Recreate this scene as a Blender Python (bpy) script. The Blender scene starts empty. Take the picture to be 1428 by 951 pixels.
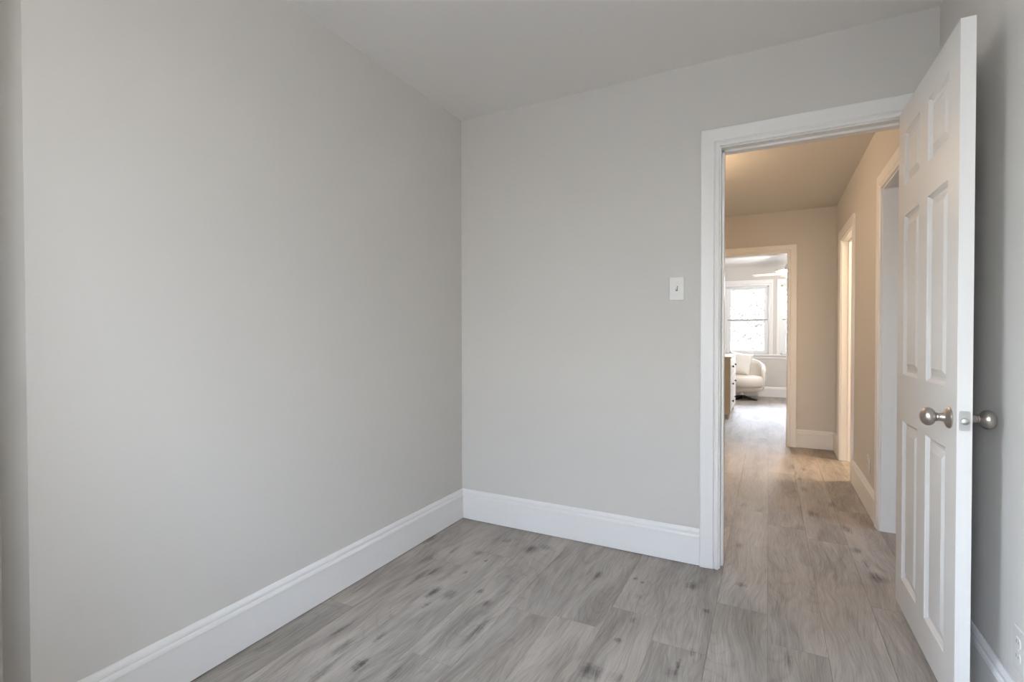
import bpy, bmesh, math, random
from mathutils import Vector, Matrix
random.seed(7)
S = bpy.context.scene
COL = S.collection
PI = math.pi

# ------------------------------------------------------------ camera
CAM = (1.7053, -2.593, 1.15); YAW = .4803; PITCH = -.0132; ROLL = -.0017; FPX = 688.03
fw = Vector((-math.sin(YAW)*math.cos(PITCH), math.cos(YAW)*math.cos(PITCH), math.sin(PITCH)))
r0 = Vector((math.cos(YAW), math.sin(YAW), 0)); u0 = r0.cross(fw)
rt = r0*math.cos(ROLL) + u0*math.sin(ROLL); up = -r0*math.sin(ROLL) + u0*math.cos(ROLL)
cd = bpy.data.cameras.new('camera'); cam = bpy.data.objects.new('camera', cd); COL.objects.link(cam)
cam.matrix_world = Matrix(((rt.x, up.x, -fw.x, CAM[0]), (rt.y, up.y, -fw.y, CAM[1]), (rt.z, up.z, -fw.z, CAM[2]), (0, 0, 0, 1)))
cd.sensor_fit = 'HORIZONTAL'; cd.sensor_width = 36; cd.lens = FPX/1428*36; cd.clip_start = .02; cd.clip_end = 300
S.camera = cam

# ------------------------------------------------------------ light
EXPOSURE = 0.0
SKY_LOW = (0.47, 0.455, 0.43); SKY_HIGH = (0.77, 0.86, 1.07); SKY_STRENGTH = 48.0
S.view_settings.view_transform = 'Standard'; S.view_settings.look = 'None'
S.view_settings.gamma = 1; S.view_settings.use_curve_mapping = False
S.view_settings.exposure = EXPOSURE
w = bpy.data.worlds.new('sky'); S.world = w; w.use_nodes = True
bg = w.node_tree.nodes['Background']; bg.inputs[1].default_value = SKY_STRENGTH
_n = w.node_tree.nodes.new; _l = w.node_tree.links.new      # bright overcast sky: pale at the horizon, stronger and bluer higher up
_tc = _n('ShaderNodeTexCoord'); _sx = _n('ShaderNodeSeparateXYZ'); _cr = _n('ShaderNodeValToRGB')
_l(_tc.outputs['Generated'], _sx.inputs[0]); _l(_sx.outputs['Z'], _cr.inputs[0]); _l(_cr.outputs[0], bg.inputs[0])
_cr.color_ramp.elements[0].position = 0.0; _cr.color_ramp.elements[0].color = (*SKY_LOW, 1)
_cr.color_ramp.elements[1].position = 0.42; _cr.color_ramp.elements[1].color = (*SKY_HIGH, 1)
try:
    S.cycles.max_bounces = 14; S.cycles.diffuse_bounces = 10; S.cycles.glossy_bounces = 4
    S.cycles.transparent_max_bounces = 12; S.cycles.sample_clamp_indirect = 6
    S.cycles.caustics_reflective = False; S.cycles.caustics_refractive = False
except Exception: pass

def area(name, loc, rot, sx, sy, power=0, color=(1, 1, 1), portal=False):
    l = bpy.data.lights.new(name, 'AREA'); l.shape = 'RECTANGLE'; l.size = sx; l.size_y = sy
    l.energy = power; l.color = color
    if portal: l.cycles.is_portal = True
    o = bpy.data.objects.new(name, l); COL.objects.link(o); o.location = loc; o.rotation_euler = rot
    return o
# daylight comes in through the window openings only; portals just help sampling
WIN = {  # opening centre and size of each window
 'rear': ((1.37, -3.50, 1.40), (PI/2, 0, PI), .80, 1.50),
 'alcove': ((-.15, -2.835, 1.375), (PI/2, 0, PI/2), .95, 1.85),
 'bed1': ((1.3435, 7.70, 1.405), (PI/2, 0, 0), .80, 1.30),
 'bed2': ((2.25, 7.70, 1.405), (PI/2, 0, 0), .80, 1.30),
 'east': ((4.45, .475, 1.625), (PI/2, 0, -PI/2), .55, .95)}
for k, (l, r, a, b) in WIN.items():
    area('daylight_'+k, l, (-PI/2 if False else r[0], r[1], r[2]), a, b, portal=True)

# ------------------------------------------------------------ materials
def mat(name, col, rough=.5, metal=0, bump=0, bscale=200, var=0, spec=.5, emit=None, es=0):
    m = bpy.data.materials.new(name); m.use_nodes = True
    nt = m.node_tree; b = nt.nodes['Principled BSDF']
    b.inputs['Base Color'].default_value = (*col, 1); b.inputs['Roughness'].default_value = rough
    b.inputs['Metallic'].default_value = metal; b.inputs['Specular IOR Level'].default_value = spec
    if emit: b.inputs['Emission Color'].default_value = (*emit, 1); b.inputs['Emission Strength'].default_value = es
    if bump or var:
        tc = nt.nodes.new('ShaderNodeTexCoord'); n = nt.nodes.new('ShaderNodeTexNoise')
        n.inputs['Scale'].default_value = bscale; n.inputs['Detail'].default_value = 3
        nt.links.new(tc.outputs['Object'], n.inputs['Vector'])
        if bump:
            bm_ = nt.nodes.new('ShaderNodeBump'); bm_.inputs['Strength'].default_value = bump; bm_.inputs['Distance'].default_value = .002
            nt.links.new(n.outputs['Fac'], bm_.inputs['Height']); nt.links.new(bm_.outputs['Normal'], b.inputs['Normal'])
        if var:
            n2 = nt.nodes.new('ShaderNodeTexNoise'); n2.inputs['Scale'].default_value = 3; nt.links.new(tc.outputs['Object'], n2.inputs['Vector'])
            mx = nt.nodes.new('ShaderNodeMix'); mx.data_type = 'RGBA'
            mx.inputs['A'].default_value = (*[c*(1-var) for c in col], 1); mx.inputs['B'].default_value = (*[min(1, c*(1+var)) for c in col], 1)
            nt.links.new(n2.outputs['Fac'], mx.inputs['Factor']); nt.links.new(mx.outputs['Result'], b.inputs['Base Color'])
    return m
M = {}
M['wall'] = mat('greige_wall_paint', (.66, .643, .620), .75, bump=.12, bscale=260, var=.01, spec=.25)
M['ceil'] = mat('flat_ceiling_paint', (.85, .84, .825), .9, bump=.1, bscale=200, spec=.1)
M['ceil_dimmed'] = mat('dimmed_ceiling_paint', (.64, .63, .605), .9, spec=.1)  # ceiling paint darkened; the hall's dimmer light is put into the colour
M['trim'] = mat('white_trim_paint', (.86, .86, .86), .38)
M['door'] = mat('white_door_paint', (.745, .745, .74), .42)
M['plastic'] = mat('white_plastic', (.80, .80, .79), .22)
M['slot'] = mat('dark_slot', (.06, .06, .06), .6)
M['nickel'] = mat('satin_nickel', (.50, .46, .43), .32, metal=1, bump=.03, bscale=300)
M['nickel_d'] = mat('brushed_latch_steel', (.62, .62, .61), .5, metal=1)
M['vinyl'] = mat('white_vinyl_frame', (.82, .84, .86), .35)
M['chalk'] = mat('window_seal', (.35, .36, .38), .5)
M['boucle'] = mat('cream_boucle_fabric', (.78, .74, .68), .95, bump=.6, bscale=160, spec=.1)
M['pillow'] = mat('white_pillow_fabric', (.84, .82, .79), .9, bump=.3, bscale=220, spec=.1)
M['blackmetal'] = mat('black_metal', (.03, .026, .024), .35, metal=.3)
M['chrome'] = mat('chrome', (.7, .7, .7), .12, metal=1)
M['oak'] = mat('light_oak_veneer', (.52, .40, .28), .5, bump=.05, bscale=40, var=.08)
M['lacquer'] = mat('white_lacquer', (.80, .79, .77), .35)
M['blade'] = mat('brown_blade_wood', (.33, .22, .17), .45)
M['bowl'] = mat('lit_frosted_glass', (.9, .88, .82), .4, emit=(1, .9, .75), es=2.5)
M['bowl_hall'] = mat('lit_warm_glass', (.9, .85, .75), .4, emit=(1, .68, .38), es=3)
M['bark'] = mat('tree_bark', (.10, .08, .065), .9, bump=.5, bscale=20)
M['ground'] = mat('pale_concrete_ground', (.62, .57, .51), .95, var=.1)
M['brick'] = mat('house_siding', (.5, .5, .48), .8)

def leaf_mat(name, a, b_):
    m = mat(name, a, .6); nt = m.node_tree; b = nt.nodes['Principled BSDF']
    g = nt.nodes.new('ShaderNodeNewGeometry'); mx = nt.nodes.new('ShaderNodeMix'); mx.data_type = 'RGBA'
    mx.inputs['A'].default_value = (*a, 1); mx.inputs['B'].default_value = (*b_, 1)
    nt.links.new(g.outputs['Random Per Island'], mx.inputs['Factor']); nt.links.new(mx.outputs['Result'], b.inputs['Base Color'])
    return m
M['leaf'] = leaf_mat('autumn_leaves', (.028, .030, .022), (.060, .042, .030))
M['leaf2'] = leaf_mat('green_leaves', (.026, .032, .022), (.045, .045, .035))

def glass():
    m = bpy.data.materials.new('clear_window_glass'); m.use_nodes = True; nt = m.node_tree; nt.nodes.clear()
    o = nt.nodes.new('ShaderNodeOutputMaterial'); t = nt.nodes.new('ShaderNodeBsdfTransparent'); g = nt.nodes.new('ShaderNodeBsdfGlossy')
    g.inputs['Roughness'].default_value = .02; t.inputs[0].default_value = (.95, .97, .96, 1)
    f = nt.nodes.new('ShaderNodeFresnel'); f.inputs[0].default_value = 1.35; x = nt.nodes.new('ShaderNodeMixShader')
    nt.links.new(f.outputs[0], x.inputs[0]); nt.links.new(t.outputs[0], x.inputs[1]); nt.links.new(g.outputs[0], x.inputs[2]); nt.links.new(x.outputs[0], o.inputs[0])
    return m
M['glass'] = glass()

# knots of the laminate boards: x, y, half width, half length, strength
KNOTS = [(.015,-.354,.02,.06,.8),(.155,-.555,.018,.06,.7),(.271,-.653,.02,.05,.75),(.233,-.731,.016,.09,.65),(.219,-.394,.01,.05,.55),
 (.381,-.815,.022,.05,1),(.46,-.799,.022,.04,.75),(.413,-.181,.02,.03,.7),(.581,-.219,.03,.045,.9),(.640,-.16,.03,.03,.65),(.433,-.444,.007,.015,.8),
 (.41,-.595,.008,.014,.9),(.639,-.786,.018,.03,1),(.564,-.712,.014,.02,.8),(.418,-.913,.007,.02,.8),(.397,-1.172,.008,.03,.9),(.445,-1.324,.02,.03,1),
 (.701,-.965,.013,.10,.85),(.592,-1.305,.02,.04,.5),(.355,-.384,.03,.02,.35),(.985,-.329,.022,.04,.7),(1.152,-.281,.010,.014,.9),(1.189,-.302,.008,.01,.7),
 (1.204,-.434,.014,.02,.5),(1.405,-.226,.026,.035,.8),(1.481,-.418,.012,.016,.95),(1.224,-.625,.007,.02,.8),(1.206,-.78,.014,.012,.8),(1.463,-.725,.010,.02,.7),
 (1.421,-.871,.018,.025,.8),(1.432,-.82,.008,.03,.8),(1.171,-.99,.035,.035,.85),(1.256,-.98,.025,.03,.6),(1.599,-.116,.020,.022,.65),(2.12,.56,.022,.035,.8),
 (2.165,.25,.035,.055,1),(2.14,.40,.014,.05,.6),(1.771,-.614,.01,.05,.5),(1.568,.347,.016,.04,.7),(2.12,.885,.02,.06,.7),(2.09,1.33,.02,.06,.55),(1.955,1.08,.03,.05,.6),
 (1.94,1.632,.02,.07,.7),(1.885,2.308,.02,.08,.6),(1.973,2.257,.02,.06,.6),(1.927,1.906,.015,.05,.6),(.06,-1.416,.015,.05,.6),(.228,-1.206,.012,.06,.6),(.321,-1.281,.02,.05,.5),(.358,-1.427,.016,.05,.6),
 (1.56,1.05,.02,.06,.5),(1.62,1.9,.02,.08,.5),(.06,-.9,.03,.10,.35),(.62,-.95,.05,.16,.28),(2.0,.3,.12,.22,.22)]

def floor_mat():
    m = bpy.data.materials.new('grey_oak_laminate'); m.use_nodes = True; nt = m.node_tree; N = nt.nodes.new; L = nt.links.new
    b = nt.nodes['Principled BSDF']
    geo = N('ShaderNodeNewGeometry'); at = N('ShaderNodeAttribute'); at.attribute_name = 'seed'
    def vm(op, a, b_=None):
        n = N('ShaderNodeVectorMath'); n.operation = op
        if hasattr(a, 'node'): L(a, n.inputs[0])
        else: n.inputs[0].default_value = a
        if b_ is not None:
            if hasattr(b_, 'node'): L(b_, n.inputs[1])
            else: n.inputs[1].default_value = b_
        return n
    def mt(op, a, b_=None, clamp=False):
        n = N('ShaderNodeMath'); n.operation = op; n.use_clamp = clamp
        for i, v in enumerate((a, b_)):
            if v is None: continue
            if hasattr(v, 'node'): L(v, n.inputs[i])
            else: n.inputs[i].default_value = v
        return n.outputs[0]
    def mr(v, a, b_, c, d, smooth=True):
        n = N('ShaderNodeMapRange'); n.interpolation_type = 'SMOOTHSTEP' if smooth else 'LINEAR'
        L(v, n.inputs[0])
        for i, q in enumerate((a, b_, c, d)): n.inputs[i+1].default_value = q
        return n.outputs[0]
    pos = geo.outputs['Position']; seed = at.outputs['Fac']
    # each board its own stretch of grain
    sd = vm('SCALE', (3.1, 7.7, 1.3)); L(seed, sd.inputs['Scale'])
    pp = vm('ADD', pos, sd.outputs[0]).outputs[0]
    def noise(vec, scale, detail=4, rough=.55, dist=0):
        n = N('ShaderNodeTexNoise'); L(vec, n.inputs['Vector']); n.inputs['Scale'].default_value = scale; n.inputs['Detail'].default_value = detail
        n.inputs['Roughness'].default_value = rough; n.inputs['Distortion'].default_value = dist; return n.outputs['Fac']
    warp = noise(vm('MULTIPLY', pp, (1, .35, 1)).outputs[0], 5, 2)
    wv = N('ShaderNodeCombineXYZ'); L(mt('MULTIPLY', warp, .12), wv.inputs[0])
    pw = vm('ADD', pp, wv.outputs[0]).outputs[0]
    fine = noise(vm('MULTIPLY', pw, (1, .035, 1)).outputs[0], 260, 3, .6)
    med = noise(vm('MULTIPLY', pw, (1, .07, 1)).outputs[0], 60, 4, .6)
    broad = noise(vm('MULTIPLY', pw, (1, .22, 1)).outputs[0], 7, 3, .5, .6)
    # cathedral rings: contour lines of a long soft noise
    cat = noise(vm('MULTIPLY', pw, (1, .16, 1)).outputs[0], 4.2, 1, .4)
    ring = mt('ABSOLUTE', mt('SINE', mt('MULTIPLY', cat, 95.0)))
    ring = mr(ring, 0.0, .55, 1, 0)
    # knots
    kw = noise(pos, 55, 4, .7); kw2 = noise(vm('ADD', pos, (5, 5, 5)).outputs[0], 55, 4, .7)
    kc = N('ShaderNodeCombineXYZ'); L(mt('MULTIPLY', mt('SUBTRACT', kw, .5), .030), kc.inputs[0]); L(mt('MULTIPLY', mt('SUBTRACT', kw2, .5), .075), kc.inputs[1])
    kp = vm('ADD', pos, kc.outputs[0]).outputs[0]
    acc = None
    for (x, y, sx, sy, st) in KNOTS:
        d = vm('SUBTRACT', kp, (x, y, 0)); d = vm('MULTIPLY', d.outputs[0], (1/sx, 1/sy, 1)); l = vm('LENGTH', d.outputs[0]).outputs['Value']
        core = mr(l, .15, 1.7, st, 0)
        acc = core if acc is None else mt('MAXIMUM', acc, core)
    # scattered faint flecks
    vo = N('ShaderNodeTexVoronoi'); L(vm('MULTIPLY', pw, (1, .3, 1)).outputs[0], vo.inputs['Vector']); vo.inputs['Scale'].default_value = 3.2
    fl = mr(vo.outputs['Distance'], 0, .085, .55, 0)
    acc = mt('MAXIMUM', acc, fl)
    knot = mt('MULTIPLY', acc, mt('MULTIPLY', mr(med, .3, .65, 1.2, .55), mr(fine, .3, .65, 1.15, .6)))
    v = mt('ADD', mt('MULTIPLY', fine, .46), mt('MULTIPLY', med, .42))
    v = mt('ADD', v, mt('MULTIPLY', broad, .75))
    at2 = N('ShaderNodeAttribute'); at2.attribute_name = 'tint'
    v = mt('ADD', v, at2.outputs['Fac'])
    v = mt('SUBTRACT', v, mt('MULTIPLY', ring, .055))
    cr = N('ShaderNodeValToRGB'); L(v, cr.inputs[0]); e = cr.color_ramp.elements
    e[0].position = .50; e[0].color = (.20, .182, .168, 1); e[1].position = 1.06; e[1].color = (.50, .47, .44, 1)
    k = e.new(.73); k.color = (.335, .31, .285, 1)
    hue = noise(vm('MULTIPLY', pp, (1, .3, 1)).outputs[0], 2.3, 2)
    tint = N('ShaderNodeMix'); tint.data_type = 'RGBA'; tint.blend_type = 'MULTIPLY'; L(mr(hue, .45, .75, 0, .5), tint.inputs['Factor'])
    L(cr.outputs[0], tint.inputs['A']); tint.inputs['B'].default_value = (1.0, .92, .85, 1)
    mx = N('ShaderNodeMix'); mx.data_type = 'RGBA'; L(mt('MULTIPLY', knot, 1.0, True), mx.inputs['Factor']); L(tint.outputs['Result'], mx.inputs['A']); mx.inputs['B'].default_value = (.075, .066, .062, 1)
    L(mx.outputs['Result'], b.inputs['Base Color'])
    L(mr(med, .3, .7, .52, .64), b.inputs['Roughness']); b.inputs['Specular IOR Level'].default_value = .35
    bp = N('ShaderNodeBump'); bp.inputs['Strength'].default_value = .12; bp.inputs['Distance'].default_value = .0006; L(fine, bp.inputs['Height']); L(bp.outputs[0], b.inputs['Normal'])
    return m
M['floor'] = floor_mat()
M['underlay'] = mat('board_joint', (.17, .16, .15), .8)

# ------------------------------------------------------------ helpers
def ob(name, bm, material, parent=None, smooth=False, angle=None, kind=None):
    me = bpy.data.meshes.new(name); bmesh.ops.recalc_face_normals(bm, faces=bm.faces); bm.to_mesh(me); bm.free()
    for m in (material if isinstance(material, (list, tuple)) else [material]): me.materials.append(m)
    if smooth:
        for p in me.polygons: p.use_smooth = True
        if angle: me.set_sharp_from_angle(angle=math.radians(angle))
    o = bpy.data.objects.new(name, me); COL.objects.link(o)
    if parent:
        o.parent = parent; o.matrix_parent_inverse = Matrix.Translation(-Vector(parent.location)) if parent.type == 'EMPTY' and not parent.parent and parent.get('rooted') else Matrix()
    if kind: o['kind'] = kind
    return o
def empty(name, loc, **k):
    o = bpy.data.objects.new(name, None); COL.objects.link(o); o.location = loc; o.empty_display_size = .1
    for a, b in k.items(): o[a] = b
    return o
def rooted(name, loc, **k):       # children are written in world coordinates
    o = empty(name, loc, **k); return o
def part(name, bm, material, parent, **k):
    off = Vector((0, 0, 0)); p = parent
    while p: off += Vector(p.location); p = p.parent
    bmesh.ops.translate(bm, verts=bm.verts, vec=-off)
    me_ = ob(name, bm, material, None, **{a: b for a, b in k.items() if a in ('smooth', 'angle')}); me_.parent = parent
    if k.get('label'): me_['label'] = k['label']
    return me_
def box(bm, x0, x1, y0, y1, z0, z1, bev=0, mi=0):
    vs = [bm.verts.new((x, y, z)) for x in (x0, x1) for y in (y0, y1) for z in (z0, z1)]
    f = [(0, 1, 3, 2), (4, 6, 7, 5), (0, 4, 5, 1), (2, 3, 7, 6), (0, 2, 6, 4), (1, 5, 7, 3)]
    fs = [bm.faces.new([vs[i] for i in q]) for q in f]
    for q in fs: q.material_index = mi
    bmesh.ops.recalc_face_normals(bm, faces=fs)
    if bev:
        es = {e for q in fs for e in q.edges}
        bmesh.ops.bevel(bm, geom=list(es), offset=bev, segments=2, profile=.5, affect='EDGES')
    return vs
def B(*args, **k):
    bm = bmesh.new(); box(bm, *args, **k); return bm
def lathe(bm, prof, origin, axis, seg=40):
    """prof: (distance along axis, radius)"""
    ax = Vector(axis).normalized(); t = Vector((0, 0, 1)) if abs(ax.z) < .9 else Vector((1, 0, 0))
    a = ax.cross(t).normalized(); b = ax.cross(a); O = Vector(origin); rings = []
    for d, r in prof:
        if r < 1e-6: rings.append([bm.verts.new(O + ax*d)])
        else: rings.append([bm.verts.new(O + ax*d + (a*math.cos(2*PI*i/seg) + b*math.sin(2*PI*i/seg))*r) for i in range(seg)])
    for p, q in zip(rings, rings[1:]):
        for i in range(seg):
            j = (i+1) % seg
            if len(p) == 1 and len(q) == 1: continue
            if len(p) == 1: bm.faces.new((p[0], q[i], q[j]))
            elif len(q) == 1: bm.faces.new((p[i], p[j], q[0]))
            else: bm.faces.new((p[i], p[j], q[j], q[i]))
    return bm
def tube(bm, pts, r0_, r1_=None, seg=8):
    r1_ = r0_ if r1_ is None else r1_; rings = []; n = len(pts)
    for k, p in enumerate(pts):
        p = Vector(p); d = (Vector(pts[min(k+1, n-1)]) - Vector(pts[max(k-1, 0)])).normalized()
        t = Vector((0, 0, 1)) if abs(d.z) < .9 else Vector((1, 0, 0)); a = d.cross(t).normalized(); b = d.cross(a)
        r = r0_ + (r1_-r0_)*k/(n-1)
        rings.append([bm.verts.new(p + (a*math.cos(2*PI*i/seg) + b*math.sin(2*PI*i/seg))*r) for i in range(seg)])
    for p, q in zip(rings, rings[1:]):
        for i in range(seg): bm.faces.new((p[i], p[(i+1) % seg], q[(i+1) % seg], q[i]))
    bm.faces.new(rings[0][::-1]); bm.faces.new(rings[-1])
    return bm

def wall(name, axis, a0, a1, t0, t1, z1, holes=(), material=None, extra=None, z0=0):
    """axis 'x': runs along x from a0..a1, thickness in y t0..t1. holes: (u0,u1,z0,z1)"""
    bm = bmesh.new()
    def bx(u0_, u1_, z0_, z1_):
        if u1_-u0_ < 1e-5 or z1_-z0_ < 1e-5: return
        if axis == 'x': box(bm, u0_, u1_, t0, t1, z0_, z1_)
        else: box(bm, t0, t1, u0_, u1_, z0_, z1_)
    us = a0
    for (u0_, u1_, h0, h1) in sorted(holes):
        bx(us, u0_, z0, z1); bx(u0_, u1_, z0, h0) if h0 > z0 else None; bx(u0_, u1_, h1, z1); us = u1_
    bx(us, a1, z0, z1)
    if extra: extra(bm)
    bmesh.ops.remove_doubles(bm, verts=bm.verts, dist=1e-5)
    return ob(name, bm, material or M['wall'], kind='structure')

def frame_sweep(bm, m3, u0_, u1_, zt, prof, zb=None):
    """three-sided (or four-sided when zb given) mitred casing; m3(u,z,b)->3D, prof: (outward, protrusion) closed"""
    def loop(a):
        if zb is None: return [(u0_-a, 0.002), (u0_-a, zt+a), (u1_+a, zt+a), (u1_+a, 0.002)]
        return [(u0_-a, zb-a), (u0_-a, zt+a), (u1_+a, zt+a), (u1_+a, zb-a)]
    cols = [[bm.verts.new(m3(u, z, b)) for (u, z) in loop(a)] for (a, b) in prof]
    n = len(prof); segs = 3 if zb is None else 4
    for i in range(n):
        j = (i+1) % n
        for s in range(segs):
            t = (s+1) % 4
            bm.faces.new((cols[i][s], cols[i][t], cols[j][t], cols[j][s]))
    if zb is None:
        bm.faces.new([c[0] for c in cols]); bm.faces.new([c[3] for c in cols][::-1])

def casing_prof(wd):
    return [(0, 0), (0, .010), (.004, .013), (.014, .013), (.018, .009), (.021, .009), (.026, .016), (wd-.012, .019), (wd-.004, .019), (wd, .015), (wd, 0)]

BB = .185
def bb_prof():
    return [(0, .005), (.0145, .005), (.0145, .139), (.0185, .1405), (.019, .147), (.0165, .155), (.0105, .1605), (.0105, .163), (.0135, .1655), (.0125, .173), (.0075, .182), (.005, .185), (0, .185)]
def baseboard(name, runs):
    """runs: (x0,y0,x1,y1,nx,ny) wall-foot line and the outward normal"""
    bm = bmesh.new()
    for (x0, y0, x1, y1, nx, ny) in runs:
        a = [bm.verts.new((x0+nx*t, y0+ny*t, z)) for t, z in bb_prof()]; b = [bm.verts.new((x1+nx*t, y1+ny*t, z)) for t, z in bb_prof()]
        n = len(a)
        for i in range(n): bm.faces.new((a[i], a[(i+1) % n], b[(i+1) % n], b[i]))
        bm.faces.new(a); bm.faces.new(b[::-1])
    return ob(name, bm, M['trim'], kind='structure')

# ------------------------------------------------------------ structure
HM = 2.4785; HH = 2.40          # main room / hall and bedroom ceilings
RX = 2.315                      # right wall of the main room
HX = 2.285                      # right wall of the hall
EY = 3.165                      # hall end wall
FY = 7.55                       # bedroom window wall

def build_floor():
    bm = bmesh.new(); W = .1935; G = .0005; LEN = 1.285
    sl = bm.faces.layers.float.new('seed'); tl = bm.faces.layers.float.new('tint')
    fixed = {0: -.325, 1: -.535, -5: -1.19, -6: -.36+.0, -7: -.545, -4: -2.05, -3: -.2+.75, -2: .1+.62, -1: -.72, 2: .62}
    tints = {(0, 0): .02, (0, -1): .09}
    x_lo, x_hi, y_lo, y_hi = -.78, 4.3, -3.47, FY+.02
    k0 = math.floor((x_lo-1.705)/W); k1 = math.ceil((x_hi-1.705)/W)
    for k in range(k0, k1+1):
        xa = max(x_lo, 1.705+(k-1)*W)+G; xb = min(x_hi, 1.705+k*W)-G
        if xb <= xa+.003: continue
        j0 = fixed.get(k, random.uniform(0, LEN)); n = math.floor((y_lo-j0)/LEN)
        y = j0+n*LEN
        i = n
        while y < y_hi:
            ya = max(y_lo, y)+G; yb = min(y_hi, y+LEN)-G
            if yb > ya+.003:
                vs = [bm.verts.new(p) for p in ((xa, ya, 0), (xb, ya, 0), (xb, yb, 0), (xa, yb, 0))]
                lo = [bm.verts.new((v.co.x, v.co.y, -.008)) for v in vs]
                fs = [bm.faces.new(vs)] + [bm.faces.new((vs[a], lo[a], lo[(a+1) % 4], vs[(a+1) % 4])) for a in range(4)]
                sd = random.random()*9; tn = random.gauss(0, .022)
                if (k, i) == (1, -1): tn = -.06
                for f in fs: f[sl] = sd; f[tl] = tn
            y += LEN; i += 1
    box(bm, x_lo, x_hi, y_lo, y_hi, -.15, -.0075, mi=1)
    o = ob('floor', bm, [M['floor'], M['underlay']], kind='structure')
    return o
build_floor()

# main room
ob('ceiling', B(-.78, 2.44, -3.47, .12, HM, HM+.15), M['ceil'], kind='structure')
def ret(bm): box(bm, -.18, -.12, -2.042, -1.92, 0, HM)
wall('wall_left', 'y', -2.042, 0, -.12, 0, HM, extra=ret)
def shading_niche(bm): box(bm, -.30, -.18, -2.32, -1.92, 0, HM); box(bm, -.18, -.12, -2.32, -2.20, 0, HM)  # unseen niche walls, shaped to keep window light off the wall return
wall('wall_left_rear', 'y', -3.47, -2.20, -.12, 0, HM, [(-3.27, -2.40, .50, 2.25)], extra=shading_niche)
DX0, DX1, DZ = 1.497, 2.215, 2.050       # finished door opening (jamb faces)
wall('wall_back', 'x', -.12, 2.435, 0, .12, HM, [(DX0-.018, DX1+.018, 0, DZ+.018)])
wall('wall_right', 'y', -3.35, 0, RX, RX+.12, HM)
wall('wall_rear', 'x', -.30, 2.435, -3.47, -3.35, HM, [(1.08, 1.68, .70, 2.10)])

# hall, side rooms, bedroom
ob('ceiling_hall', B(-.9, 4.4, .12, EY+.06, HH, HH+.2), M['ceil_dimmed'], kind='structure')
ob('ceiling_bedroom', B(-.9, 4.4, EY+.06, FY+.12, HH, HH+.2), M['ceil'], kind='structure')
wall('wall_hall_left', 'y', .12, EY, .72, .84, HH)
NY0, NY1 = .20, .925; QY0, QY1 = 2.04, 2.735; QZ = 1.985
wall('wall_hall_right', 'y', .12, EY, HX, HX+.13, HH, [(NY0-.018, NY1+.018, 0, QZ+.018), (QY0-.018, QY1+.018, 0, QZ+.018)])
EX0, EX1, EZ = 1.10, 1.868, 1.972
wall('wall_hall_end', 'x', -.9, 4.3, EY, EY+.12, HH, [(EX0-.018, EX1+.018, 0, EZ+.018)])
wall('wall_side_partition', 'x', HX+.13, 4.3, 1.45, 1.57, HH)
wall('wall_side_south', 'x', 2.435, 4.3, -.0, .12, HH)
wall('wall_side_east', 'y', 0, EY, 4.3, 4.42, HH, [(.25, .70, 1.20, 2.05)])
W1 = (.985, 1.700); W2 = (1.895, 2.61); W3 = (.075, .79)
wall('wall_bedroom_far', 'x', -.9, 3.52, FY, FY+.12, HH, [(W1[0], W1[1], .78, 2.035), (W2[0], W2[1], .78, 2.035)])
wall('wall_bedroom_left', 'y', EY+.12, FY, -.9, -.78, HH)
wall('wall_bedroom_right', 'y', EY+.12, FY, 3.4, 3.52, HH)

# baseboards
baseboard('baseboard_left', [(0, -2.042, 0, 0, 1, 0), (-.18, -2.042, .017, -2.042, 0, -1)])
baseboard('baseboard_back', [(0, 0, DX0-.086-.007, 0, 0, -1)])
baseboard('baseboard_right', [(RX, -3.35, RX, 0, -1, 0)])
baseboard('baseboard_hall_right', [(HX, NY1+.088, HX, QY0-.083, -1, 0), (HX, QY1+.083, HX, EY, -1, 0)])
baseboard('baseboard_hall_end', [(EX1+.083, EY, HX, EY, 0, -1)])
baseboard('baseboard_bedroom', [(-.78, FY, 3.4, FY, 0, -1)])

# door casings and jambs
def jamb_set(name, axis, u0_, u1_, zt, t0, t1, wd, both=True, stop=None):
    bm = bmesh.new(); e = .018
    def bx(a, b, c, d, z0, z1, bev=.0015):
        if axis == 'x': box(bm, a, b, c, d, z0, z1, bev)
        else: box(bm, c, d, a, b, z0, z1, bev)
    bx(u0_-e+.001, u0_, t0, t1, .002, zt); bx(u1_, u1_+e-.001, t0, t1, .002, zt); bx(u0_-e+.001, u1_+e-.001, t0, t1, zt, zt+e-.001)
    if stop:
        s0, s1 = stop
        bx(u0_, u0_+.012, s0, s1, .002, zt); bx(u1_-.012, u1_, s0, s1, .002, zt); bx(u0_, u1_, s0, s1, zt-.012, zt)
    # casings on both faces of the wall, set back 5 mm from the jamb edge
    g = .006
    m_ = (lambda u, z, b: (u, t0-b, z)) if axis == 'x' else (lambda u, z, b: (t0-b, u, z))
    frame_sweep(bm, m_, u0_-g, u1_+g, zt+g, casing_prof(wd))
    if both:
        m_ = (lambda u, z, b: (u, t1+b, z)) if axis == 'x' else (lambda u, z, b: (t1+b, u, z))
        frame_sweep(bm, m_, u0_-g, u1_+g, zt+g, casing_prof(wd))
    return ob(name, bm, M['trim'], kind='structure')
jamb_set('trim_1', 'x', DX0, DX1, DZ, -.0005, .1205, .086, True, (.040, .082))
jamb_set('trim_2', 'x', EX0, EX1, EZ, EY-.0005, EY+.1205, .080, True)
jamb_set('trim_3', 'y', NY0, NY1, QZ, HX-.0005, HX+.1305, .080, False)
jamb_set('trim_4', 'y', QY0, QY1, QZ, HX-.0005, HX+.1305, .080, False, (HX+.05, HX+.09))

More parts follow.
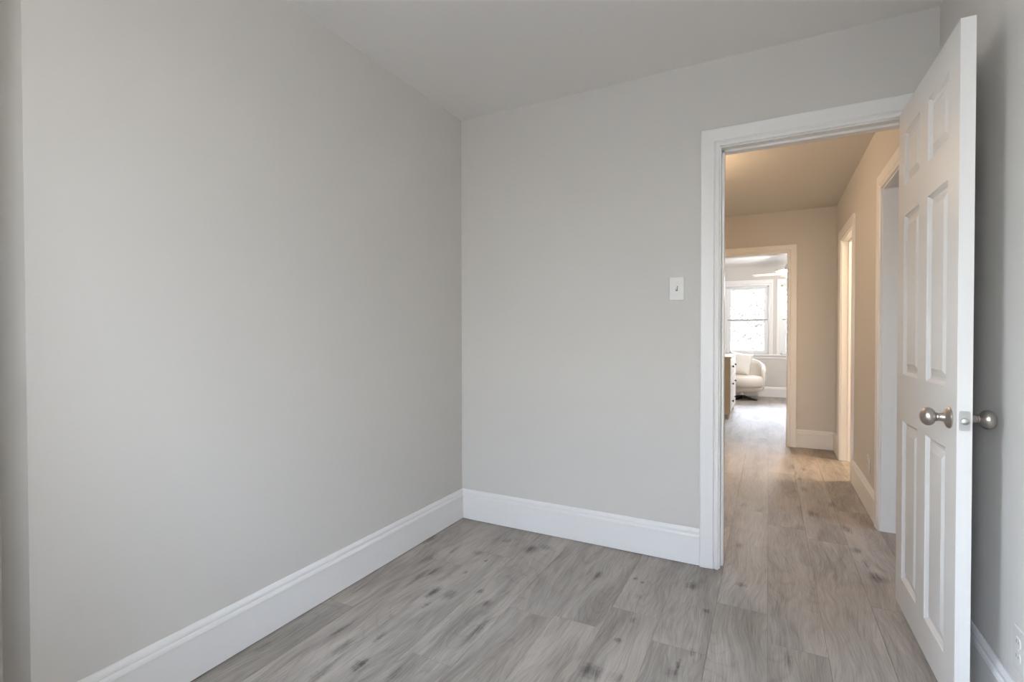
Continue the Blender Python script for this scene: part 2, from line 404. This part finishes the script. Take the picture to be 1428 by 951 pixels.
# windows
def window(name, u0_, u1_, z0, z1, y_in, y_out, axis='x', sgn=1, casing=.068, stool=True, mid=None, case=True):
    """double-hung window in a wall; y_in is the room face, y_out the outside face"""
    root = empty(name, ((u0_+u1_)/2 if axis == 'x' else y_in, y_in if axis == 'x' else (u0_+u1_)/2, z0), kind='structure')
    def bxx(bm, a, b, c, d, e, f, bev=.002):
        if axis == 'x': box(bm, a, b, min(c, d), max(c, d), e, f, bev)
        else: box(bm, min(c, d), max(c, d), a, b, e, f, bev)
    D = y_out-y_in; mid = mid or (z0+z1)/2
    bm = bmesh.new(); t = .022
    bxx(bm, u0_, u0_+t, y_in+.02*sgn, y_out, z0, z1); bxx(bm, u1_-t, u1_, y_in+.02*sgn, y_out, z0, z1)
    bxx(bm, u0_, u1_, y_in+.02*sgn, y_out, z1-t, z1); bxx(bm, u0_, u1_, y_in+.02*sgn, y_out+.02*sgn, z0, z0+t)
    part('window_frame', bm, M['vinyl'], root)
    def sash(nm, za, zb, ya, yb, s=.058):
        b2 = bmesh.new(); a, b = u0_+t, u1_-t
        bxx(b2, a, a+s, ya, yb, za, zb); bxx(b2, b-s, b, ya, yb, za, zb); bxx(b2, a+s, b-s, ya, yb, za, za+.045); bxx(b2, a+s, b-s, ya, yb, zb-.04, zb)
        so = part(nm, b2, M['vinyl'], root)
        b3 = bmesh.new(); ym = (ya+yb)/2; bxx(b3, a+s-.006, b-s+.006, ym-.003, ym+.003, za+.04, zb-.035, 0)
        part('glass_pane', b3, M['glass'], so)
        return so
    d1 = y_in+sgn*.030; d2 = y_in+sgn*.060; d3 = y_in+sgn*.062; d4 = y_in+sgn*.092
    sash('upper_sash', mid-.018, z1-t, d3, d4)
    lo = sash('lower_sash', z0+t, mid+.020, d1, d2)
    b4 = bmesh.new(); bxx(b4, u0_+t, u1_-t, d1-.004*sgn, d1, mid-.002, mid+.018, 0); part('sash_seal', b4, M['chalk'], lo)
    if case:
        b5 = bmesh.new()
        m_ = (lambda u, z, b: (u, y_in-sgn*b, z)) if axis == 'x' else (lambda u, z, b: (y_in-sgn*b, u, z))
        pr = casing_prof(casing)
        cols = [[b5.verts.new(m_(u, z, b)) for (u, z) in ((u0_-a, z0), (u0_-a, z1+a*1.6), (u1_+a, z1+a*1.6), (u1_+a, z0))] for (a, b) in pr]
        n = len(pr)
        for i in range(n):
            for s in range(3): b5.faces.new((cols[i][s], cols[i][s+1], cols[(i+1) % n][s+1], cols[(i+1) % n][s]))
        b5.faces.new([c[0] for c in cols]); b5.faces.new([c[3] for c in cols][::-1])
        part('window_casing', b5, M['trim'], root)
    return root
window('window_1', *W1, .78, 2.035, FY, FY+.12, mid=1.405)
window('window_2', *W2, .78, 2.035, FY, FY+.12, mid=1.405)
window('window_3', 1.08, 1.68, .70, 2.10, -3.35, -3.47, sgn=-1, casing=.05)
window('window_5', -3.27, -2.40, .50, 2.25, 0, -.12, axis='y', sgn=-1, casing=.06)
window('added_window_4', .25, .70, 1.20, 2.05, 4.3, 4.42, axis='y', sgn=1, casing=.08)  # unseen side-room window, added to bring daylight into the hall
bm = bmesh.new(); box(bm, .85, 2.74, FY-.045, FY+.03, .752, .78, .004); box(bm, .88, 2.71, FY-.016, FY, .70, .752, .002)
ob('trim_5', bm, M['trim'], kind='structure')      # long window stool with its apron
bm = bmesh.new(); box(bm, .95, 1.79, -3.40, -3.30, .675, .70, .004)
ob('trim_6', bm, M['trim'], kind='structure')

# ------------------------------------------------------------ the open six-panel door
def panel_door():
    Wd, Hd, T = .712, 2.022, .035
    us = [0, .092, .302, .404, .614, Wd]; zs = [0, .124, .764, .951, 1.586, 1.704, 1.920, Hd]
    rings = [(0, 0), (.003, -.004), (.012, -.011), (.021, -.0115), (.046, -.0025)]
    bm = bmesh.new()
    def P(u, z, d, side): return bm.verts.new((u, (d if side else -T-d), z))     # side 1: y=0 face, side 0: y=-T face
    for side in (0, 1):
        for i in range(5):
            for j in range(7):
                a, b, c, d = us[i], us[i+1], zs[j], zs[j+1]
                pan = i in (1, 3) and j in (1, 3, 5)
                if not pan:
                    bm.faces.new([P(a, c, 0, side), P(b, c, 0, side), P(b, d, 0, side), P(a, d, 0, side)])
                else:
                    prev = None
                    for (r, dep) in rings:
                        q = [P(a+r, c+r, dep, side), P(b-r, c+r, dep, side), P(b-r, d-r, dep, side), P(a+r, d-r, dep, side)]
                        if prev:
                            for k in range(4): bm.faces.new((prev[k], prev[(k+1) % 4], q[(k+1) % 4], q[k]))
                        prev = q
                    bm.faces.new(prev)
    for j in range(7):
        for u in (0, Wd): bm.faces.new([bm.verts.new(p) for p in ((u, 0, zs[j]), (u, -T, zs[j]), (u, -T, zs[j+1]), (u, 0, zs[j+1]))])
    for i in range(5):
        for z in (0, Hd): bm.faces.new([bm.verts.new(p) for p in ((us[i], 0, z), (us[i], -T, z), (us[i+1], -T, z), (us[i+1], 0, z))])
    bmesh.ops.remove_doubles(bm, verts=bm.verts, dist=1e-5)
    # hinge line on the right jamb; leaf swings into the room, almost square to the wall
    root = ob('door_1', bm, M['door'], kind='structure')
    ang = math.atan2(-.712, .008)
    root.location = (2.218, -.012, .036); root.rotation_euler = (0, 0, ang)
    root['label'] = 'white six-panel door standing open into the room'
    # local frame: u along the leaf from the hinge, y=0 is the face towards +x after rotation? handled below
    def loc_part(name, bm_, m_, **k):
        o = ob(name, bm_, m_, smooth=k.get('smooth', False), angle=k.get('angle')); o.parent = root
        if k.get('label'): o['label'] = k['label']
        return o
    kz = .861; ku = Wd-.062
    for s in (1, -1):
        y0 = 0 if s == 1 else -T
        bk = bmesh.new()
        lathe(bk, [(0, .0), (0, .0325), (.003, .0325), (.006, .030), (.009, .024), (.012, .0155), (.016, .0125), (.027, .0115), (.029, .0135), (.032, .0125)], (ku, y0, kz), (0, s, 0))
        rose = loc_part('rose', bk, M['nickel'], smooth=True, angle=35)
        bk = bmesh.new()
        pr = [(.030, .0), (.030, .012)] + [(.0515-.0200*math.cos(t), .0280*math.sin(t)) for t in [PI*(.12+.80*k/16) for k in range(17)]] + [(.0712, .008), (.0716, 0)]
        lathe(bk, pr, (ku, y0, kz), (0, s, 0))
        loc_part('knob', bk, M['nickel'], smooth=True, angle=40, label='brushed nickel round door knob')
    bk = bmesh.new()
    cs = [(sy*.0065+.006*math.cos(a), sz*.023+.006*math.sin(a)) for sy, sz, a0 in ((1, 1, 0), (-1, 1, 90), (-1, -1, 180), (1, -1, 270)) for a in [math.radians(a0+22.5*k) for k in range(5)]]
    fa = [bk.verts.new((Wd-.0005, -T/2+y, kz+z)) for y, z in cs]; fb = [bk.verts.new((Wd+.0016, -T/2+y, kz+z)) for y, z in cs]
    for k in range(len(cs)): bk.faces.new((fa[k], fa[(k+1) % len(cs)], fb[(k+1) % len(cs)], fb[k]))
    bk.faces.new(fb); bk.faces.new(fa[::-1])
    pl = loc_part('latch_plate', bk, M['nickel_d'], label='brushed steel latch plate on the door edge')
    bk = bmesh.new(); lathe(bk, [(0, .0), (0, .010), (.006, .0095), (.0085, .006), (.009, 0)], (Wd+.0012, -T/2, kz-.001), (1, 0, 0), 24)
    o = ob('latch_bolt', bk, M['nickel_d'], smooth=True, angle=35); o.parent = pl
    for hz in (.20, 1.0, 1.82):
        bk = bmesh.new(); lathe(bk, [(0, 0), (0, .006), (.09, .006), (.09, 0)], (-.004, 0.004, hz-.045), (0, 0, 1), 14)
        loc_part('hinge', bk, M['nickel'], smooth=True, angle=35)
    return root
panel_door()

# ------------------------------------------------------------ switch and outlets
def plate(name, centre, normal, label, cat, toggle=False, h=.117, wd=.072):
    c = Vector(centre); n = Vector(normal); u = Vector((0, 0, 1)); r = u.cross(n)
    root = empty(name, c, label=label, category=cat)
    def tb(x0, x1, z0, z1, d0, d1, bev):
        bm_ = B(x0, x1, d0, d1, z0, z1, bev=bev)
        for v in bm_.verts: v.co = r*v.co.x + n*v.co.y + u*v.co.z
        return bm_
    ob('cover_plate', tb(-wd/2, wd/2, -h/2, h/2, 0, .0065, .003), M['plastic'], root)
    if toggle:
        ob('switch_slot', tb(-.0055, .0055, -.0125, .0125, .0063, .0070, 0), M['slot'], root)
        b2 = B(-.0042, .0042, .005, .019, -.010, .004, bev=.0012)
        for v in b2.verts:
            v.co.z += (v.co.y-.005)*.55; v.co = r*v.co.x + n*v.co.y + u*v.co.z
        ob('toggle', b2, M['plastic'], root)
        scr = (.030, -.030)
    else:
        for z in (.0195, -.0195):
            b2 = bmesh.new(); seg = 28
            vs0 = []; vs1 = []
            for k in range(seg):
                t = 2*PI*k/seg; x = .0172*max(-1, min(1, 1.0*math.cos(t))); zz = max(-.0140, min(.0140, .0172*math.sin(t)))
                vs0.append(b2.verts.new(r*x + n*.006 + u*(z+zz))); vs1.append(b2.verts.new(r*x*.95 + n*.0085 + u*(z+zz*.95)))
            for k in range(seg): b2.faces.new((vs0[k], vs0[(k+1) % seg], vs1[(k+1) % seg], vs1[k]))
            b2.faces.new(vs1); b2.faces.new(vs0[::-1])
            rc = ob('receptacle', b2, M['plastic'], root)
            for x, hh in ((-.0063, .0045), (.0063, .0036)):
                ob('slot', tb(x-.0008, x+.0008, z+.002-hh, z+.002+hh, .0083, .0088, 0), M['slot'], rc)
        scr = (0,)
    for z in scr:
        b3 = bmesh.new(); lathe(b3, [(0.006, 0), (.006, .003), (.0075, .0026), (.0078, 0)], u*z, n, 14); ob('screw', b3, M['plastic'], root)
    return root
plate('light_switch', (1.292, 0, 1.380), (0, -1, 0), 'white toggle light switch on the back wall left of the doorway', 'light switch', True)
plate('wall_outlet', (RX, -.783, .292), (-1, 0, 0), 'white duplex outlet low on the right wall behind the open door', 'outlet')
plate('wall_outlet.001', (HX, 1.30, .300), (-1, 0, 0), 'small outlet low on the beige hall wall above the baseboard', 'outlet')

# ------------------------------------------------------------ bedroom: dresser
def dresser():
    x0, x1, y0, y1, H = .78, 1.252, 4.60, 5.72, .845
    root = empty('dresser', ((x0+x1)/2, (y0+y1)/2, 0), label='light wood dresser with white drawer fronts and black knobs in the far bedroom', category='dresser')
    bm = bmesh.new()
    box(bm, x0, x1-.004, y0, y0+.02, .07, H, .002); box(bm, x0, x1-.004, y1-.02, y1, .07, H, .002); box(bm, x0, x1+.006, y0-.004, y1+.004, H-.022, H, .003)
    box(bm, x0, x0+.01, y0, y1, .08, H-.02); box(bm, x0, x1-.02, y0+.01, y1-.01, .08, .10)
    part('cabinet_body', bm, M['oak'], root)
    for (x, y) in ((x0+.03, y0+.03), (x1-.035, y0+.03), (x0+.03, y1-.03), (x1-.035, y1-.03)):
        b = bmesh.new(); tube(b, [(x, y, 0), (x, y, .085)], .012, .018, 10); part('leg', b, M['oak'], root, smooth=True, angle=40)
    rows = [(.105, .340), (.345, .580), (.585, .820)]; cols = [(y0+.023, (y0+y1)/2-.003), ((y0+y1)/2+.003, y1-.023)]
    for (a, b) in rows:
        for (c, d) in cols:
            dr = part('drawer', B(x1-.020, x1, c, d, a, b, bev=.002), M['lacquer'], root, label='white drawer front')
            yc = (c+d)/2; zc = (a+b)/2+.0
            k = bmesh.new(); lathe(k, [(0, 0), (0, .006), (.010, .006), (.013, .015), (.022, .016), (.026, .011), (.027, 0)], (x1, yc, zc), (1, 0, 0), 20)
            part('knob', k, M['blackmetal'], dr, smooth=True, angle=40, label='black knob')
dresser()

# ------------------------------------------------------------ bedroom: swivel chair and pillow
CX, CY = 1.285, 7.02
def armchair():
    root = empty('swivel_armchair', (CX, CY, 0), label='round cream upholstered swivel armchair below the bedroom window', category='armchair')
    R = .372; back = math.radians(92); n = 56; half = math.radians(115)
    bm = bmesh.new(); rings = []
    for i in range(n+1):
        s = -1+2*i/n; th = back+s*half
        q = abs(s); top = .735 - .20*q**1.5
        th_k = .048*(1-.35*q); z0 = .165
        if q > .93: e = (1-q)/.07; th_k *= max(.25, math.sqrt(max(0, 1-(1-e)**2))); top -= .05*(1-e)**2
        ring = []
        for (a, h) in ((-1, 0), (-1, .5), (-1, .85), (-.85, .96), (-.35, 1.0), (.35, 1.0), (.85, .96), (1, .85), (1, .5), (1, 0)):
            z = z0+(top-z0)*h
            rr = R-th_k+a*th_k + .012*math.sin(PI*min(1, h)) - (.035*(1-min(1, h*3))**2)
            ring.append(bm.verts.new((CX+rr*math.cos(th), CY+rr*math.sin(th), z)))
        rings.append(ring)
    m_ = len(rings[0])
    for p, q in zip(rings, rings[1:]):
        for k in range(m_): bm.faces.new((p[k], p[(k+1) % m_], q[(k+1) % m_], q[k]))
    bm.faces.new(rings[0]); bm.faces.new(rings[-1][::-1])
    part('back_shell', bm, M['boucle'], root, smooth=True, angle=60)
    b = bmesh.new()
    lathe(b, [(.150, 0), (.150, .26), (.158, .30), (.18, .335), (.21, .345), (.235, .34), (.24, 0)], (CX, CY, 0), (0, 0, 1), 56)
    part('seat_base', b, M['boucle'], root, smooth=True, angle=50)
    b = bmesh.new(); pr = [(.235, 0), (.235, .30), (.245, .335), (.275, .350), (.33, .356), (.38, .350), (.405, .33), (.420, .29), (.428, .18), (.430, 0)]
    lathe(b, pr, (CX, CY, 0), (0, 0, 1), 56)
    fd = Vector((math.cos(back+PI), math.sin(back+PI), 0))
    for v in b.verts:
        d = Vector((v.co.x-CX, v.co.y-CY, 0)); f = d.dot(fd)
        if f < 0: v.co.x -= d.x*.16; v.co.y -= d.y*.16
        elif f > 0: v.co += fd*(.07*f/.35)
    part('seat_cushion', b, M['boucle'], root, smooth=True, angle=50)
    b = bmesh.new(); lathe(b, [(.035, .0), (.035, .022), (.15, .022), (.15, 0)], (CX, CY, 0), (0, 0, 1), 20); part('pole', b, M['chrome'], root, smooth=True, angle=40)
    b = bmesh.new(); lathe(b, [(0.02, 0), (.02, .045), (.05, .04), (.07, .024), (.07, 0)], (CX, CY, 0), (0, 0, 1), 20)
    part('base_hub', b, M['blackmetal'], root, smooth=True, angle=40)
    for k in range(4):
        a = math.radians(-28+90*k); d = Vector((math.cos(a), math.sin(a), 0)); s_ = Vector((-d.y, d.x, 0)); b = bmesh.new(); c = Vector((CX, CY, 0))
        sec = [(.02, .026, .018, .075), (.14, .024, .010, .045), (.27, .020, .0, .020)]
        rr = [[b.verts.new(c+d*r+s_*w_*sx+Vector((0, 0, z))) for (sx, z) in ((-1, zb), (1, zb), (.8, zt), (-.8, zt))] for (r, w_, zb, zt) in sec]
        for p, q in zip(rr, rr[1:]):
            for i in range(4): b.faces.new((p[i], p[(i+1) % 4], q[(i+1) % 4], q[i]))
        b.faces.new(rr[0]); b.faces.new(rr[-1][::-1])
        part('base_leg', b, M['blackmetal'], root)
armchair()
def pillow(name, c, size, rot, label, m_):
    bm = bmesh.new(); n = 18; T = .075
    g = {}
    for side in (1, -1):
        for i in range(n+1):
            for j in range(n+1):
                x = -1+2*i/n; y = -1+2*j/n
                e = max(0, (1-x**4)*(1-y**4))**.55
                px = x*(1-.07*(1-y*y)); py = y*(1-.07*(1-x*x))
                g[side, i, j] = bm.verts.new((px*size, side*(T*e+.002), py*size))
    for side in (1, -1):
        for i in range(n):
            for j in range(n): bm.faces.new([g[side, i, j], g[side, i+1, j], g[side, i+1, j+1], g[side, i, j+1]])
    bmesh.ops.remove_doubles(bm, verts=bm.verts, dist=.006)
    o = ob(name, bm, m_, smooth=True); o.location = c; o.rotation_euler = rot
    o['label'] = label; o['category'] = 'pillow'
    return o
pillow('throw_pillow', (1.235, 7.10, .625), .20, (math.radians(-18), math.radians(8), math.radians(-8)), 'white square throw pillow leaning on the swivel armchair', M['pillow'])

# ------------------------------------------------------------ bedroom: ceiling fan
def fan():
    X, Y = 2.02, 5.80
    root = empty('ceiling_fan', (X, Y, HH), label='ceiling fan with brown blades and lit bowl in the far bedroom', category='ceiling fan')
    b = bmesh.new(); lathe(b, [(0, 0), (0, .07), (.02, .07), (.05, .03), (.05, .012), (.20, .012), (.20, 0)], (X, Y, HH), (0, 0, -1), 28); part('downrod', b, M['lacquer'], root, smooth=True, angle=40)
    b = bmesh.new(); lathe(b, [(.19, 0), (.19, .05), (.22, .10), (.28, .115), (.34, .10), (.36, .06), (.36, 0)], (X, Y, HH), (0, 0, -1), 36); part('motor_housing', b, M['lacquer'], root, smooth=True, angle=40)
    for k in range(5):
        a = PI+math.radians(-4+72*k); d = Vector((math.cos(a), math.sin(a), 0)); s_ = Vector((-d.y, d.x, .18)).normalized(); b = bmesh.new(); o = Vector((X, Y, HH-.352))
        prof = [(.10, .028), (.17, .045), (.25, .058), (.48, .065), (.53, .055), (.545, .03)]
        top = []; bot = []
        for r, w_ in prof:
            top.append([b.verts.new(o+d*r+s_*w_*sx+Vector((0, 0, .004))) for sx in (-1, 1)]); bot.append([b.verts.new(o+d*r+s_*w_*sx) for sx in (-1, 1)])
        for L_ in (top, bot):
            for p, q in zip(L_, L_[1:]): b.faces.new((p[0], p[1], q[1], q[0]))
        for i in range(len(top)-1):
            for s in (0, 1): b.faces.new((top[i][s], top[i+1][s], bot[i+1][s], bot[i][s]))
        b.faces.new((top[0][0], top[0][1], bot[0][1], bot[0][0])); b.faces.new((top[-1][0], top[-1][1], bot[-1][1], bot[-1][0]))
        part('fan_blade', b, M['blade'], root)
    b = bmesh.new(); lathe(b, [(.355, .0), (.355, .11), (.37, .118), (.40, .105), (.425, .075), (.44, .03), (.442, 0)], (X, Y, HH), (0, 0, -1), 36); part('light_bowl', b, M['bowl'], root, smooth=True, angle=50)
    l = bpy.data.lights.new('fan_light', 'POINT'); l.energy = 70; l.color = (1, .96, .92); l.shadow_soft_size = .06
    o = bpy.data.objects.new('fan_light', l); COL.objects.link(o); o.location = (X, Y, HH-.50)
fan()

# ------------------------------------------------------------ hall and side-room ceiling lamps (warm)
def dome(name, x, y, zc, label, power, color):
    root = empty(name, (x, y, zc), label=label, category='ceiling lamp')
    b = bmesh.new(); lathe(b, [(0, 0), (0, .13), (.022, .13), (.022, 0)], (x, y, zc), (0, 0, -1), 36); part('base_ring', b, M['nickel'], root, smooth=True, angle=40)
    b = bmesh.new(); lathe(b, [(.022, 0), (.022, .12), (.05, .115), (.08, .085), (.095, .04), (.098, 0)], (x, y, zc), (0, 0, -1), 36); part('glass_dome', b, M['bowl_hall'], root, smooth=True, angle=50)
    l = bpy.data.lights.new(name+'_light', 'POINT'); l.energy = power; l.color = color; l.shadow_soft_size = .12
    o = bpy.data.objects.new(name+'_light', l); COL.objects.link(o); o.location = (x, y, zc-.30)
    return root
dome('hall_ceiling_lamp', 1.08, 1.15, HH, 'round glass dome lamp on the hall ceiling', 13, (1, .68, .40))
dome('added_fill_lamp', 1.15, -2.98, HM, 'added glass dome fill lamp, unseen, on the ceiling of the empty room behind the viewer', 8.5, (1, .93, .84))  # unseen lamp added to lift the ambient light of the empty room
dome('bathroom_ceiling_lamp', 3.20, 2.49, HH, 'round glass dome lamp on the side room ceiling', 90, (1, .74, .50))

# ------------------------------------------------------------ outside
ob('ground', B(-70, 70, -70, 90, -3.3, -3.0), M['ground'], kind='structure')
def tree(name, x, y, h, spread, nleaf, lm, label, seed, lsz=.075):
    rnd = random.Random(seed); root = empty(name, (x, y, -3.0), label=label, category='tree', group='trees outside the bedroom window')
    b = bmesh.new(); tube(b, [(x, y, -3.05), (x+.1, y, -1.8), (x-.05, y+.1, -.3), (x+.1, y, h-4.4), (x, y, h-3.4)], .17, .03, 10)
    part('trunk', b, M['bark'], root, smooth=True)
    b = bmesh.new(); tips = []
    for k in range(34):
        z = -1.4+rnd.random()*(h-2.6); a = rnd.random()*2*PI; L_ = spread*(.5+.5*rnd.random())*(1-.45*max(0, (z-h*.35))/h)
        p0 = Vector((x, y, z)); p1 = p0+Vector((math.cos(a)*L_*.5, math.sin(a)*L_*.5, .35)); p2 = p0+Vector((math.cos(a)*L_, math.sin(a)*L_, .5+.5*rnd.random()))
        tube(b, [p0, p1, p2], .035, .006, 5); tips += [p0.lerp(p1, .6), p1, p1.lerp(p2, .5), p2]
        for _ in range(3):
            q = p1.lerp(p2, rnd.random()); q2 = q+Vector((rnd.uniform(-.6, .6), rnd.uniform(-.6, .6), rnd.uniform(-.1, .6))); tube(b, [q, q2], .012, .004, 4); tips.append(q2)
    part('branches', b, M['bark'], root)
    b = bmesh.new()
    for k in range(nleaf):
        c = rnd.choice(tips)+Vector((rnd.gauss(0, .26), rnd.gauss(0, .26), rnd.gauss(0, .22)))
        n1 = Vector((rnd.gauss(0, 1), rnd.gauss(0, 1), rnd.gauss(0, 1))).normalized(); t = n1.orthogonal().normalized(); u = n1.cross(t); s_ = lsz*rnd.uniform(.5, 1.1)
        b.faces.new([b.verts.new(c+t*s_), b.verts.new(c+u*s_*.5+t*.2*s_), b.verts.new(c-t*s_*.8), b.verts.new(c-u*s_*.5+t*.2*s_)])
    me = bpy.data.meshes.new('foliage'); b.to_mesh(me); b.free(); me.materials.append(lm)
    for v in me.vertices: v.co -= Vector((x, y, -3.0))
    o = bpy.data.objects.new('foliage', me); COL.objects.link(o); o.parent = root; o['kind'] = 'stuff'
tree('leafy_tree', 2.1, 14.5, 7.4, 2.7, 7500, M['leaf'], 'orange-tinged tree seen through the bedroom window', 3)
tree('leafy_tree.001', -.2, 19.5, 8.5, 3.0, 6000, M['leaf2'], 'paler green tree farther behind the orange one, at the left of the bedroom window', 5, .09)
